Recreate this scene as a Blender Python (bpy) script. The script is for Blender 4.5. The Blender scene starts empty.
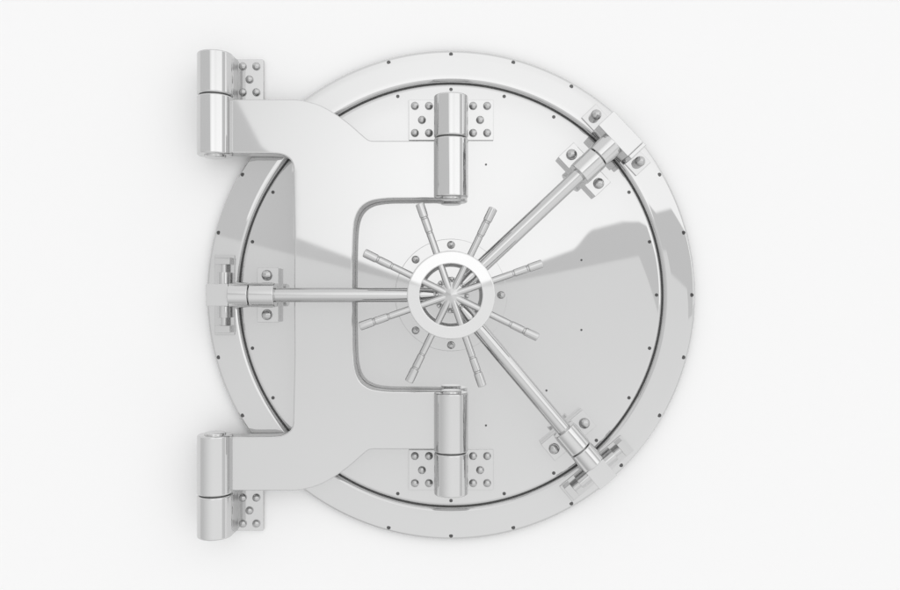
import bpy, bmesh, math
from mathutils import Matrix, Vector

# ------------------------------------------------------------------ basics
S = 0.005            # one drawing unit (du) in metres
D = 770.0            # distance from lens to the face of the frame, in du
PI = math.pi
scene = bpy.context.scene
col = scene.collection

def W(x, z, h):
    """face-plane coordinates (right, up, toward the viewer) -> world"""
    return Vector((x * S, -h * S, z * S))

def k(h):
    """how much smaller a length measured at the face plane is at height h"""
    return (D - h) / D

# ------------------------------------------------------------------ materials
def steel(name, base, metallic, rough, var=0.05, grime=0.03, scale=9.0):
    m = bpy.data.materials.new(name)
    m.use_nodes = True
    nt = m.node_tree
    b = nt.nodes['Principled BSDF']
    b.inputs['Metallic'].default_value = metallic
    b.inputs['Specular IOR Level'].default_value = 0.3
    tc = nt.nodes.new('ShaderNodeTexCoord')
    n1 = nt.nodes.new('ShaderNodeTexNoise')
    n1.inputs['Scale'].default_value = scale
    n1.inputs['Detail'].default_value = 4
    nt.links.new(tc.outputs['Object'], n1.inputs['Vector'])
    mr = nt.nodes.new('ShaderNodeMapRange')
    mr.inputs['From Min'].default_value = 0.3
    mr.inputs['From Max'].default_value = 0.7
    mr.inputs['To Min'].default_value = max(0.0, rough - var)
    mr.inputs['To Max'].default_value = rough + var
    nt.links.new(n1.outputs['Fac'], mr.inputs['Value'])
    nt.links.new(mr.outputs['Result'], b.inputs['Roughness'])
    n2 = nt.nodes.new('ShaderNodeTexNoise')
    n2.inputs['Scale'].default_value = scale * 0.35
    n2.inputs['Detail'].default_value = 3
    nt.links.new(tc.outputs['Object'], n2.inputs['Vector'])
    mx = nt.nodes.new('ShaderNodeMix')
    mx.data_type = 'RGBA'
    mx.inputs['A'].default_value = (base, base, base, 1)
    lo = base * (1 - grime)
    mx.inputs['B'].default_value = (lo, lo, lo, 1)
    nt.links.new(n2.outputs['Fac'], mx.inputs['Factor'])
    nt.links.new(mx.outputs['Result'], b.inputs['Base Color'])
    return m

BASE = 0.635
M_PLATE = steel('polished_plate_steel', BASE, 0.80, 0.022, 0.006, 0.02)
M_ARM = steel('satin_arm_steel', BASE, 0.80, 0.03, 0.008, 0.02)
M_CHROME = steel('polished_round_steel', BASE, 0.92, 0.05, 0.008, 0.02)
M_WHEEL = steel('bright_wheel_steel', 0.74, 0.58, 0.02, 0.005, 0.02)
M_SPOKE = steel('polished_spoke_steel', BASE * .93, 0.88, 0.03, 0.008, 0.02)
M_BAR = steel('drawn_bar_steel', BASE * .93, 1.0, 0.09, 0.01, 0.03)
M_EDGE = steel('arm_side_steel', 0.60, 0.30, 0.40, 0.02, 0.02)
M_RIVET = steel('rivet_steel', 0.52, 0.9, 0.12, 0.02, 0.04, 40)
M_SCREW = steel('dark_screw_steel', 0.11, 1.0, 0.06, 0.02, 0.1, 60)
M_WEB = steel('satin_web_steel', BASE * .95, 0.5, 0.30, 0.03, 0.03)
M_SIDE = steel('dark_shadow_edge', 0.16, 0.2, 0.5, 0.05, 0.1, 20)  # darkened tone, keeps the ring's side from bouncing light onto the wall
M_CLAMP = steel('clamp_steel', BASE * .93, 0.88, 0.05, 0.01, 0.04)
M_GAP = steel('dark_gap_steel', 0.16, 0.3, 0.4, 0.05, 0.1, 20)

def wall_material():
    m = bpy.data.materials.new('white_wall')
    m.use_nodes = True
    nt = m.node_tree
    b = nt.nodes['Principled BSDF']
    b.inputs['Roughness'].default_value = 0.9
    b.inputs['Specular IOR Level'].default_value = 0.0
    n = nt.nodes.new('ShaderNodeTexNoise')
    n.inputs['Scale'].default_value = 3.0
    mx = nt.nodes.new('ShaderNodeMix')
    mx.data_type = 'RGBA'
    mx.inputs['A'].default_value = (0.922, 0.922, 0.922, 1)
    mx.inputs['B'].default_value = (0.918, 0.918, 0.918, 1)
    nt.links.new(n.outputs['Fac'], mx.inputs['Factor'])
    nt.links.new(mx.outputs['Result'], b.inputs['Base Color'])
    return m
M_WALL = wall_material()

# ------------------------------------------------------------------ mesh helpers (all in face coordinates x, z, h)
def fillet(pts, radii, n=6, closed=True):
    """round the corners of a polyline; radii one per point"""
    out = []
    N = len(pts)
    for i, p in enumerate(pts):
        r = radii[i] if hasattr(radii, '__len__') else radii
        if (not closed and i in (0, N - 1)) or r <= 0:
            out.append(tuple(p)); continue
        p = Vector(p); a = Vector(pts[i - 1]); b = Vector(pts[(i + 1) % N])
        u = (a - p); v = (b - p); lu = u.length; lv = v.length
        u /= lu; v /= lv
        ang = u.angle(v)
        if abs(ang - PI) < 1e-3:
            out.append(tuple(p)); continue
        t = min(r / math.tan(ang / 2), lu * .5, lv * .5)
        rr = t * math.tan(ang / 2)
        c = p + (u + v).normalized() * (rr / math.sin(ang / 2))
        s = p + u * t - c; e = p + v * t - c
        tot = s.angle(e)
        for j in range(n + 1):
            f = j / n
            w = (s * math.sin((1 - f) * tot) + e * math.sin(f * tot)) / math.sin(tot)
            q = c + w
            out.append((q.x, q.y))
    return out

def lathe(bm, profile, seg, axis='h', org=(0, 0, 0), closed=False, phase=0.0):
    """revolve (radius, along) points; axis 'h', 'x' or 'z' of the face frame"""
    rings = []
    for (r, t) in profile:
        if r < 1e-6:
            rings.append(None if False else [(0.0, 0.0, t)])
        else:
            rings.append([(r * math.cos(2 * PI * (i + phase) / seg), r * math.sin(2 * PI * (i + phase) / seg), t) for i in range(seg)])
    def put(c):
        a, b, t = c
        if axis == 'h': q = (a, b, t)
        elif axis == 'x': q = (t, a, b)
        else: q = (b, t, a)
        return bm.verts.new((q[0] + org[0], q[1] + org[1], q[2] + org[2]))
    vr = [[put(c) for c in R] for R in rings]
    n = len(vr)
    for j in range(n if closed else n - 1):
        A, B = vr[j], vr[(j + 1) % n]
        if len(A) == 1 and len(B) == 1: continue
        for i in range(seg):
            i2 = (i + 1) % seg
            if len(A) == 1: bm.faces.new((A[0], B[i2], B[i]))
            elif len(B) == 1: bm.faces.new((A[i], A[i2], B[0]))
            else: bm.faces.new((A[i], A[i2], B[i2], B[i]))
    if not closed:
        if len(vr[0]) > 1: bm.faces.new(vr[0])
        if len(vr[-1]) > 1: bm.faces.new(vr[-1])
    return bm

def prism(bm, outline, h0, h1):
    lo = [bm.verts.new((x, z, h0)) for x, z in outline]
    hi = [bm.verts.new((x, z, h1)) for x, z in outline]
    bm.faces.new(lo); bm.faces.new(hi)
    n = len(lo)
    for i in range(n):
        bm.faces.new((lo[i], lo[(i + 1) % n], hi[(i + 1) % n], hi[i]))
    return bm

def box(bm, x0, x1, z0, z1, h0, h1, r=0.0):
    o = [(x0, z0), (x1, z0), (x1, z1), (x0, z1)]
    if r: o = fillet(o, r, 4)
    return prism(bm, o, h0, h1)

def rot(bm, deg):
    bmesh.ops.rotate(bm, verts=bm.verts, cent=(0, 0, 0), matrix=Matrix.Rotation(math.radians(deg), 3, 'Z'))
    return bm

ORG = {}        # object -> its origin in face coordinates
def obj(name, bm, mat, parent=None, at=(0, 0, 0), bevel=0.0, seg=3, sharp=35, angle=40):
    """link one mesh; bm is in face coordinates, the origin goes to `at`"""
    bmesh.ops.recalc_face_normals(bm, faces=bm.faces)
    for v in bm.verts:
        x, z, h = v.co
        v.co = W(x - at[0], z - at[1], h - at[2])
    # (x, z, h) -> (x, -h, z) keeps orientation, normals stay outward
    bmesh.ops.recalc_face_normals(bm, faces=bm.faces)
    me = bpy.data.meshes.new(name)
    bm.to_mesh(me); bm.free()
    me.materials.append(mat)
    me.shade_smooth()
    if not bevel:
        me.set_sharp_from_angle(angle=math.radians(sharp))
    o = bpy.data.objects.new(name, me)
    col.objects.link(o)
    place(o, parent, at)
    if bevel:
        b = o.modifiers.new('bevel', 'BEVEL')
        b.width = bevel * S; b.segments = seg
        b.limit_method = 'ANGLE'; b.angle_limit = math.radians(angle)
    w = o.modifiers.new('normals', 'WEIGHTED_NORMAL')
    w.keep_sharp = True
    w.mode = 'FACE_AREA'
    w.weight = 100
    return o

def place(o, parent, at):
    ORG[o] = at
    if parent is not None:
        o.parent = parent
        p = ORG[parent]
        o.location = W(at[0] - p[0], at[1] - p[1], at[2] - p[2])
    else:
        o.location = W(*at)

def again(src, parent, at):
    """another copy of a part, sharing its mesh"""
    o = src.copy(); col.objects.link(o)
    place(o, parent, at)
    return o

def thing(name, label, cat, at=(0, 0, 0), group=None):
    o = bpy.data.objects.new(name, None)
    o.empty_display_size = 0.05
    col.objects.link(o)
    place(o, None, at)
    o['label'] = label; o['category'] = cat
    if group: o['group'] = group
    return o

def polar(r, deg):
    return r * math.cos(math.radians(deg)), r * math.sin(math.radians(deg))

NB = lambda: bmesh.new()
WALL_H = -9.0
BAR_H = 29.0         # height of the locking bar axes

# ------------------------------------------------------------------ the wall behind
bm = NB(); box(bm, -9000, 9000, -9000, 9000, WALL_H - 20, WALL_H)
wall = obj('wall', bm, M_WALL)
wall['kind'] = 'structure'

# ------------------------------------------------------------------ repeated small pieces
def dome_profile(r, h, skirt, n=7):
    p = [(r, 0.0), (r, skirt)]
    for i in range(1, n + 1):
        a = PI / 2 * i / n
        p.append((r * math.cos(a) if i < n else 0.0, skirt + (h - skirt) * math.sin(a)))
    return p

FIRST = {}
def rivet(name, parent, x, z, h, r=4.0, hh=3.8, skirt=0.6, mat=None):
    key = (name, r, hh)
    if key in FIRST:
        return again(FIRST[key], parent, (x, z, h))
    bm = NB(); lathe(bm, dome_profile(r, hh, skirt), 28, 'h', (x, z, h))
    o = obj(name, bm, mat or M_RIVET, parent, (x, z, h), sharp=60)
    FIRST[key] = o
    return o

def screw(parent, x, z, h, r):
    key = ('screw', r)
    if key in FIRST:
        return again(FIRST[key], parent, (x, z, h))
    bm = NB()
    lathe(bm, [(r, -.6), (r, .15), (r * .93, .3), (0, .34)], 20, 'h', (x, z, h))
    o = obj('screw', bm, M_SCREW, parent, (x, z, h))
    FIRST[key] = o
    return o

def knuckle_profile(z0, z1, r, e=1.6, cap=None):
    """cylinder with rounded ends; cap = +1/-1 adds a raised pin end there"""
    p = fillet([(0, z0), (r, z0), (r, z1), (0, z1)], [0, e, e, 0], 4, closed=False)
    return p

# ------------------------------------------------------------------ round frame
frame = thing('vault_frame', 'wide outer steel ring fixed flat on the white wall around the round vault door', 'door frame', (0, 0, WALL_H))
def crown(r0, r1, drop, n=6):
    return [(r0 + (r1 - r0) * i / n, -drop * (i / n) ** 2.2) for i in range(n + 1)]
prof = [(220, WALL_H + .02), (245.0, WALL_H + .02), (245.0, -2.6)]
prof += [(244.4, -1.5), (243.6, -.6)]
prof += list(reversed(crown(236, 242.4, .18, 20)))
prof += crown(221, 216.2, .13, 20)[0:]
prof += [(215.2, -.75), (213.9, -1.7), (213.1, -3.0), (212.7, -4.6), (212.7, WALL_H + .5)]
bm = NB(); lathe(bm, prof, 288, 'h', closed=True)
fr = obj('frame_ring', bm, M_PLATE, frame, sharp=50)
fr.data.materials.append(M_SIDE)
for f in fr.data.polygons:                       # outer edge coloured dark to deepen the shadow on the wall beside it
    c = f.center
    if abs(f.normal.y) < .2 and math.hypot(c.x, c.z) > 240 * S: f.material_index = 1
for i in range(24):
    if i in (12, 8, 9, 16, 3):     # under a clamp or the arm
        continue
    a = 15 * i
    x, z = polar(240.6, a)
    screw(frame, x, z, -.35, 2.1)

def clamp(deg, closed):
    c = obj('frame_clamp', rot(box(NB(), 216, 236, -40, 40, -.2, 2.0), deg), M_CLAMP, frame, (*polar(226, deg), 0), bevel=.5, seg=2)
    at = (*polar(222, deg), 10)
    def sub(name, bm, mat, **kw):
        return obj(name, rot(bm, deg), mat, c, at, **kw)
    if closed:
        bm = NB(); box(bm, 212.3, 233.2, -10.5, 10.5, 1.9, 38)
        sub('block', bm, M_PLATE, bevel=.6, seg=2)
        for s in (-1, 1):
            bm = NB(); lathe(bm, fillet([(0, s * 10), (5.9, s * 10), (5.9, s * 22.5), (0, s * 22.5)], [0, 0, .5, 0], 2, False), 32, 'z', (224.4, 0, 9))
            lathe(bm, [(0, s * 22), (3.1, s * 22), (3.1, s * 31), (0, s * 31)], 24, 'z', (224.4, 0, 9))
            sub('pin', bm, M_CLAMP)
            bm = NB(); box(bm, 217.5, 232.5, s * 30 if s > 0 else -37.3, 37.3 if s > 0 else -30, 1.9, 13)
            sub('stop_block', bm, M_CLAMP, bevel=.5, seg=2)
    else:
        bm = NB(); box(bm, 212.5, 232.6, -19.0, 21.8, 1.9, 38.5)
        sub('block', bm, M_PLATE, bevel=.7, seg=2)
        bm = NB(); box(bm, 214.0, 233.8, -23.6, -18.9, 1.9, 35.5, 1.0)
        sub('end_lip', bm, M_PLATE, bevel=1.2, seg=3)
        for s in (-1, 1):
            bm = NB()
            p = [(5.2, 1.9), (5.2, 9.0)] + [(5.2 * math.cos(a * PI / 14), 9.0 + 4.6 * math.sin(a * PI / 14)) for a in range(1, 7)] + [(0, 13.6)]
            lathe(bm, p, 28, 'h', (226.5, s * 31.6, 0))
            sub('bolt', bm, M_RIVET, sharp=60)
    # collar that ties the bar to this block
    bm = NB(); lathe(bm, fillet([(0, 193.7), (12.0, 193.7), (12.0, 212.8), (0, 212.8)], [0, 1.0, 1.0, 0], 3, False), 64, 'x', (0, 0, BAR_H))
    sub('collar', bm, M_CHROME)
    return c
ANG = (180.0, 43.2, -50.0)
c0 = clamp(ANG[0], True); c1 = clamp(ANG[1], False); c2 = clamp(ANG[2], True)
c1['label'] = 'clamp with long block and two upright round bolts'

# ------------------------------------------------------------------ round door
door = thing('vault_door', 'round polished steel vault door inside the wide outer ring, hung on the heavy swing arm', 'vault door', (0, 0, -6))
prof = [(0, -6.1), (211.5, -6.1), (211.5, -3.8), (211.1, -2.4), (210.3, -1.2), (209.3, -.62)]
prof += list(reversed(crown(186, 208.0, .36, 36))) + [(0, 0)]
bm = NB(); lathe(bm, prof, 288, 'h')
obj('door_panel', bm, M_PLATE, door, sharp=60)
bm = NB(); lathe(bm, [(205, WALL_H + .1), (213.5, WALL_H + .1), (213.5, -6.2), (205, -6.2)], 192, 'h', closed=True)
obj('gap_seal', bm, M_GAP, door)
for i in range(24):
    if i in (8, 9, 16, 15, 3, 12):
        continue
    a = 15 * i
    if i == 21: pass
    x, z = polar(205.6, a)
    screw(door, x, z, -.33, 1.75)
for a in (75, 15, -15, -45, -75):
    x, z = polar(135, a)
    screw(door, x, z, 0, 1.1)

# flange under the handwheel
bm = NB(); lathe(bm, fillet([(0, -.3), (56, -.3), (56, 1.3), (0, 1.3)], [0, 0, .6, 0], 3, False), 128, 'h')
fl = obj('flange', bm, M_PLATE, door, sharp=60)
for a in (90, 135, 0, 225, 270):
    x, z = polar(50, a)
    rivet('flange_bolt', fl, x, z, 1.2, 4.0, 4.4, 0.9)

# guide brackets on the door
def guide(deg):
    bm = NB(); box(bm, 170.0, 191.2, -26.9, 26.9, -.2, 11)
    g = obj('guide_bracket', rot(bm, deg), M_PLATE, door, (*polar(180, deg), 0), bevel=.6, seg=2)
    for s in (-1, 1):
        v = Vector((181.2, s * 19.5)); v.rotate(Matrix.Rotation(math.radians(deg), 2))
        rivet('bolt', g, v.x, v.y, 10.9, 5.35, 5.0, 1.0)
    bm = NB(); lathe(bm, fillet([(0, 168.9), (12.0, 168.9), (12.0, 192.7), (0, 192.7)], [0, 1.0, 1.0, 0], 3, False), 64, 'x', (0, 0, BAR_H))
    obj('collar', rot(bm, deg), M_CHROME, g, (*polar(181, deg), BAR_H))
for a in ANG: guide(a)

# ------------------------------------------------------------------ hinges
AX_H = 20.0          # height of the hinge axes above the face
R_K = 16.6
Z0, Z1, Z2 = 97.0 * k(AX_H), 156.6 * k(AX_H), 199.0 * k(AX_H)     # door side: arm knuckle, seam, outer end
L0, L1, L2 = 139.0 * k(AX_H), 198.3 * k(AX_H), 240.8 * k(AX_H)    # wall side
XL = -235.8 * k(AX_H)
ROWS = ((-36.0, 14), (-22.0, 14), (-29.0, 0), (-36.0, -13), (-22.0, -13))

def z_cyl(bm, x, s, a, b, r, e, h=AX_H, seg=72):
    lo, hi = (a, b) if s > 0 else (-b, -a)
    lathe(bm, fillet([(0, lo), (r, lo), (r, hi), (0, hi)], [0, e, e, 0], 4, False), seg, 'z', (x, 0, h))
    return bm

for s in (1, -1):
    zc = s * 174.3
    bm = NB(); z_cyl(bm, 0, s, Z1 + .45, Z2, R_K, 1.8)
    hb = obj('hinge_bracket', bm, M_CHROME, door, (0, s * (Z1 + Z2) / 2, AX_H), sharp=60)
    for d in (-1, 1):
        x0, x1 = sorted((d * 8, d * 42.3))
        z0, z1 = sorted((s * 154.2, s * 194.4))
        bm = NB(); box(bm, x0, x1, z0, z1, -.2, 2.6)
        pl = obj('leaf_plate', bm, M_PLATE, hb, (d * 30, zc, 0), bevel=.45, seg=2)
        for (dx, dz) in ROWS:
            xx = dx if d < 0 else -dx - 58 + 58
            if d > 0: xx = {-36.0: 22.0, -22.0: 36.0, -29.0: 29.0}[dx]
            rivet('rivet', pl, xx, zc + dz, 2.5)
    bm = NB(); z_cyl(bm, 0, s, Z1 - 3, Z1 + 4, R_K - 2.4, 0)
    obj('pin', bm, M_GAP, hb, (0, s * Z1, AX_H))

for s, lab in ((1, 'upper left wall hinge, knuckle above the swing arm with a five-rivet plate'),
               (-1, 'lower left wall hinge, knuckle below the swing arm with a five-rivet plate')):
    zc = s * 216.0
    t = thing('wall_hinge', lab, 'hinge', (XL + 30, zc, WALL_H), 'hinges fixed to the wall at the left')
    bm = NB(); z_cyl(bm, XL, s, L1 + .45, L2, R_K + .5, 1.8)
    obj('knuckle', bm, M_CHROME, t, (XL, s * (L1 + L2) / 2, AX_H), sharp=60)
    px1 = -187.6 * k(-4)
    z0, z1 = sorted((s * 190.0, s * 236.8))
    bm = NB()
    out = fillet([(XL + 2, z0), (px1, z0), (px1, z1), (XL + 2, z1)], .8, 3)
    prism(bm, out, WALL_H + .02, -3.4)
    pl = obj('mounting_plate', bm, M_PLATE, t, (XL + 30, zc, WALL_H), bevel=.6, seg=2)
    # curved web that carries the knuckle
    prof2 = [(XL - 4, WALL_H + .5)]
    bm = NB()
    sec = [(XL - 6, 8), (XL - 6, WALL_H + .3), (XL + 15.6, WALL_H + .3), (XL + 15.6, -3.2)]
    for i in range(9):
        q = PI / 2 * i / 8
        sec.append((XL + 15.6 - 1.2 * math.sin(q), -3.2 + 14 * (1 - math.cos(q))))
    sec.append((XL + 10, 14))
    zz0, zz1 = z0 + .7, z1 - .7
    lo = [bm.verts.new((x, zz0, h)) for x, h in sec]; hi = [bm.verts.new((x, zz1, h)) for x, h in sec]
    bm.faces.new(lo); bm.faces.new(hi)
    for i in range(len(sec)):
        j = (i + 1) % len(sec)
        bm.faces.new((lo[i], lo[j], hi[j], hi[i]))
    obj('knuckle_web', bm, M_WEB, t, (XL, zc, 0), sharp=40)
    for (px, py) in ((-209, 229.4), (-195.4, 229.4), (-202.3, 216.2), (-209, 203.4), (-195.4, 203.4)):
        rivet('rivet', pl, px, s * py, -3.5)
    bm = NB(); z_cyl(bm, XL, s, L1 - 3, L1 + 4, R_K - 2.2, 0)
    obj('pin', bm, M_GAP, t, (XL, s * L1, AX_H))

# ------------------------------------------------------------------ swing arm
ARM_H = 21.0
arm = thing('hinge_arm', 'heavy flat C-shaped steel swing arm joining the left wall hinges to the door', 'hinge arm', (-120, 0, 3))
half = [  # px outline, upper half, going from the wall hinge over the top and back by the cut-out
    (-236, 195.8), (-157, 195.8), (-143, 193.6), (-131, 189.8), (-117, 182.2), (-102, 171.5), (-89, 160.2), (-82.5, 155.2), (-77, 154.3),
    (-6, 154.3), (-6, 96.6), (-59, 96.3), (-77, 94.4), (-86, 90.6), (-91.8, 84.8), (-95.4, 76.5), (-97.2, 65), (-98, 44), (-98.3, 20), (-98.4, 0)]
inner = [(-157, 0), (-156.6, 60), (-158, 128), (-160, 134), (-164, 138), (-170, 140.4), (-178, 141.3), (-190, 141.6), (-236, 141.8)]
up = half + []
low = [(x, -z) for x, z in reversed(half[:-1])]
outl = [(x, z) for x, z in half] + low
left = [(x, -z) for x, z in reversed(inner[1:])] + inner
outl = outl + left
def spline(pts, sub=4):
    """Catmull-Rom through the points, but keep long straight runs straight"""
    n = len(pts); out = []
    for i in range(n):
        p0, p1, p2, p3 = (Vector(pts[(i + j) % n]) for j in (-1, 0, 1, 2))
        out.append(tuple(p1))
        if (p2 - p1).length > 30: continue
        t1 = (p2 - p0).normalized() * (p2 - p1).length
        t2 = (p3 - p1).normalized() * (p2 - p1).length
        for q in range(1, sub):
            f = q / sub
            h00 = 2*f**3-3*f*f+1; h10 = f**3-2*f*f+f; h01 = -2*f**3+3*f*f; h11 = f**3-f*f
            v = p1*h00 + t1*h10 + p2*h01 + t2*h11
            out.append((v.x, v.y))
    return out
kk = k(ARM_H)
outl = spline([(x * kk, z * kk) for x, z in outl])
bm = NB(); prism(bm, outl, 3.2, ARM_H)
ap = obj('arm_plate', bm, M_ARM, arm, (-120, 0, 10), bevel=1.5, seg=5, angle=50)
ap.data.materials.append(M_EDGE)
for f in ap.data.polygons:  # side faces take a rougher, less metallic, slightly darker steel
    if abs(f.normal.y) < .5: f.material_index = 1
ap.modifiers['bevel'].material = 0
for s in (1, -1):
    for (x, a, b, r) in ((0, Z0, Z1 - .45, R_K + .15), (XL, L0, L1 - .45, R_K + .5)):
        bm = NB(); z_cyl(bm, x, s, a, b, r, 1.7)
        kn = obj('arm_knuckle', bm, M_CHROME, arm, (x, s * (a + b) / 2, AX_H), sharp=60)
        bm = NB()
        lo, hi = (a - 2.0, a + 3) if s > 0 else (-a - 3, -a + 2.0)
        lathe(bm, fillet([(0, lo), (10.4, lo), (10.4, hi), (0, hi)], [0, 1.3, 1.3, 0], 3, False), 48, 'z', (x, 0, AX_H))
        obj('pin_cap', bm, M_CHROME, kn, (x, s * a, AX_H), sharp=60)

# ------------------------------------------------------------------ locking bars
BAR_LAB = ('horizontal round locking bar crossing the swing arm to the left clamp',
           'round locking bar rising diagonally to the upper right clamp',
           'round locking bar dropping diagonally to the lower right clamp')
for a, lab in zip(ANG, BAR_LAB):
    bm = NB()
    lathe(bm, fillet([(0, 13), (7.1, 13), (7.1, 213.5), (0, 213.5)], [0, 0, .6, 0], 3, False), 56, 'x', (0, 0, BAR_H))
    b = obj('locking_bar', rot(bm, a), M_BAR, None, (*polar(120, a), BAR_H))
    b['label'] = lab; b['category'] = 'locking bar'; b['group'] = 'bars radiating from the handwheel'

# ------------------------------------------------------------------ handwheel
wheel = thing('handwheel', 'white ringed eight-spoke handwheel at the centre of the vault door', 'handwheel', (0, 0, 1))
HW = 41.0
bm = NB()
lathe(bm, [(0, 1.25), (18, 1.25), (18, 6), (15.5, 8), (15.5, 33), (14.5, 34), (0, 34)], 64, 'h')
hub = obj('hub', bm, M_WHEEL, wheel, (0, 0, 20))
for i in range(8):
    a = 45 * i + 41.5
    bm = NB(); lathe(bm, dome_profile(2.3, 2.6, .6), 16, 'h', (*polar(15.3, a), 34))
    obj('hub_nub', bm, M_WHEEL, hub, (*polar(15.3, a), 34), sharp=60)
bm = NB(); lathe(bm, [(13.0, 33.8), (13.0, 41.3), (12.5, 42.0), (0, 46.8)], 16, 'h', phase=.34)
obj('hub_cone', bm, M_SPOKE, hub, (0, 0, 40), sharp=8)
ri, ro = 29.7, 41.6
prof = fillet([(ri, 37.5), (ro, 37.5), (ro, 46.2), (ri, 46.2)], [2.0, 2.4, 1.5, .8], 5, True)
bm = NB(); lathe(bm, prof, 160, 'h', closed=True)
obj('rim', bm, M_WHEEL, wheel, (0, 0, HW), sharp=60)
def spoke_profile():
    return [(0, 0), (3.35, 0), (3.35, 61.2), (2.75, 61.7), (2.75, 62.9), (3.45, 63.4), (3.7, 64.0), (3.8, 75.4), (3.3, 76.0), (3.05, 76.4), (3.05, 77.4),
            (3.9, 78.0), (4.15, 78.5), (4.2, 90.2), (3.9, 91.0), (3.2, 91.4), (0, 91.4)]
for i in range(8):
    a = 45 * i + 19
    bm = NB(); lathe(bm, spoke_profile(), 32, 'x', (0, 0, 41.3))
    obj('spoke', rot(bm, a), M_SPOKE, wheel, (*polar(60, a), 41.3), sharp=30)

# ------------------------------------------------------------------ world: procedural studio
w = bpy.data.worlds.new('World'); scene.world = w
w.use_nodes = True
nt = w.node_tree; nt.nodes.clear()
def link_in(sock, v):
    if isinstance(v, (int, float)): sock.default_value = v
    else: nt.links.new(v, sock)
def m(op, a, b=None):
    n = nt.nodes.new('ShaderNodeMath'); n.operation = op
    link_in(n.inputs[0], a)
    if b is not None: link_in(n.inputs[1], b)
    return n.outputs[0]
def ss(v, e0, e1, a=0.0, b=1.0):
    n = nt.nodes.new('ShaderNodeMapRange'); n.interpolation_type = 'SMOOTHSTEP'
    link_in(n.inputs['Value'], v)
    for s_, q in (('From Min', e0), ('From Max', e1), ('To Min', a), ('To Max', b)): link_in(n.inputs[s_], q)
    return n.outputs['Result']
def lerp(a, b, t):
    return m('ADD', m('MULTIPLY', a, m('SUBTRACT', 1.0, t)), m('MULTIPLY', b, t))
def mul(*v):
    r = v[0]
    for q in v[1:]: r = m('MULTIPLY', r, q)
    return r
tc = nt.nodes.new('ShaderNodeTexCoord')
sp = nt.nodes.new('ShaderNodeSeparateXYZ')
nt.links.new(tc.outputs['Generated'], sp.inputs[0])
dx, dy, dz = sp.outputs
DEG = 180 / PI
az = m('MULTIPLY', m('ARCTAN2', dx, m('MULTIPLY', dy, -1.0)), DEG)
el = m('MULTIPLY', m('ARCSINE', dz), DEG)
aaz = m('ABSOLUTE', az)
neg = m('LESS_THAN', az, 0.0)
pos = m('SUBTRACT', 1.0, neg)
# floor / wall line
eb_l = m('MINIMUM', m('MULTIPLY', aaz, .25), 7.0)
eb_r = m('MAXIMUM', m('MINIMUM', m('MULTIPLY', az, .20), m('SUBTRACT', 17.5, m('MULTIPLY', az, 1.0))), -2.0)
eb = lerp(eb_r, eb_l, neg)
# floor
Vf = m('MULTIPLY', ss(el, -16, 3, .80, .74), ss(el, -65, -25, .72, 1.0))
Vf = m('MULTIPLY', Vf, ss(az, -90, 8, .64, 1.035))
# upper walls and ceiling
Vu = m('MULTIPLY', ss(az, -24, 0, .80, 1.18), ss(az, 3, 18, 1.0, .93))
Vu = lerp(Vu, 1.15, ss(az, 22, 30))
Vu = m('MULTIPLY', Vu, ss(el, 9, 19, 1.0, .90))
Vu = lerp(Vu, .74, ss(el, 28, 60))
V = lerp(Vf, Vu, ss(m('SUBTRACT', el, eb), -.15, .25))
# dark zones
SOFT = .18
above = ss(m('SUBTRACT', el, eb), -SOFT, SOFT)
top_r = lerp(m('MULTIPLY', az, .365), m('MINIMUM', m('ADD', m('MULTIPLY', az, .25), 2.15), 6.25), ss(az, 9.0, 10.6))
dr = mul(pos, above, ss(m('SUBTRACT', top_r, el), -SOFT, SOFT), ss(az, 40, 30))
dl_strip = mul(neg, above, ss(m('SUBTRACT', m('MULTIPLY', aaz, .37), el), -SOFT, SOFT), ss(aaz, 35, 20))
edge = m('ADD', m('MULTIPLY', m('MAXIMUM', m('SUBTRACT', el, 10.3), 0.0), .55), ss(el, 8.9, 10.7, 11.35, 13.6))
dl_wall = mul(neg, above, ss(m('SUBTRACT', aaz, edge), -.2, .2), ss(el, 32, 22))
dcol = mul(ss(az, 57, 64), ss(az, 86, 80), ss(m('ABSOLUTE', el), 34, 24))
dleft = mul(ss(az, -60, -95), ss(el, 34, 20))
dark = m('MINIMUM', m('ADD', m('ADD', dr, m('MAXIMUM', dl_strip, dl_wall)), m('ADD', dcol, dleft)), 1.0)
V = lerp(V, .585, dark)
bg = nt.nodes.new('ShaderNodeBackground')
out = nt.nodes.new('ShaderNodeOutputWorld')
cmb = nt.nodes.new('ShaderNodeCombineColor')
for i in range(3): nt.links.new(V, cmb.inputs[i])
nt.links.new(cmb.outputs[0], bg.inputs['Color'])
bg.inputs['Strength'].default_value = 1.325
nt.links.new(bg.outputs[0], out.inputs['Surface'])
w.cycles.sampling_method = 'MANUAL'
w.cycles.sample_map_resolution = 1024

# ------------------------------------------------------------------ camera
cam = bpy.data.cameras.new('camera')
co = bpy.data.objects.new('camera', cam)
col.objects.link(co)
co.location = W(-1, 0, D)
co.rotation_euler = (PI / 2, 0, 0)
cam.sensor_width = 36
cam.lens = 36 * D / 900
cam.clip_end = 500
scene.camera = co

scene.view_settings.view_transform = 'Standard'
scene.view_settings.look = 'None'
scene.view_settings.exposure = 0
scene.cycles.max_bounces = 10
scene.cycles.use_denoising = True
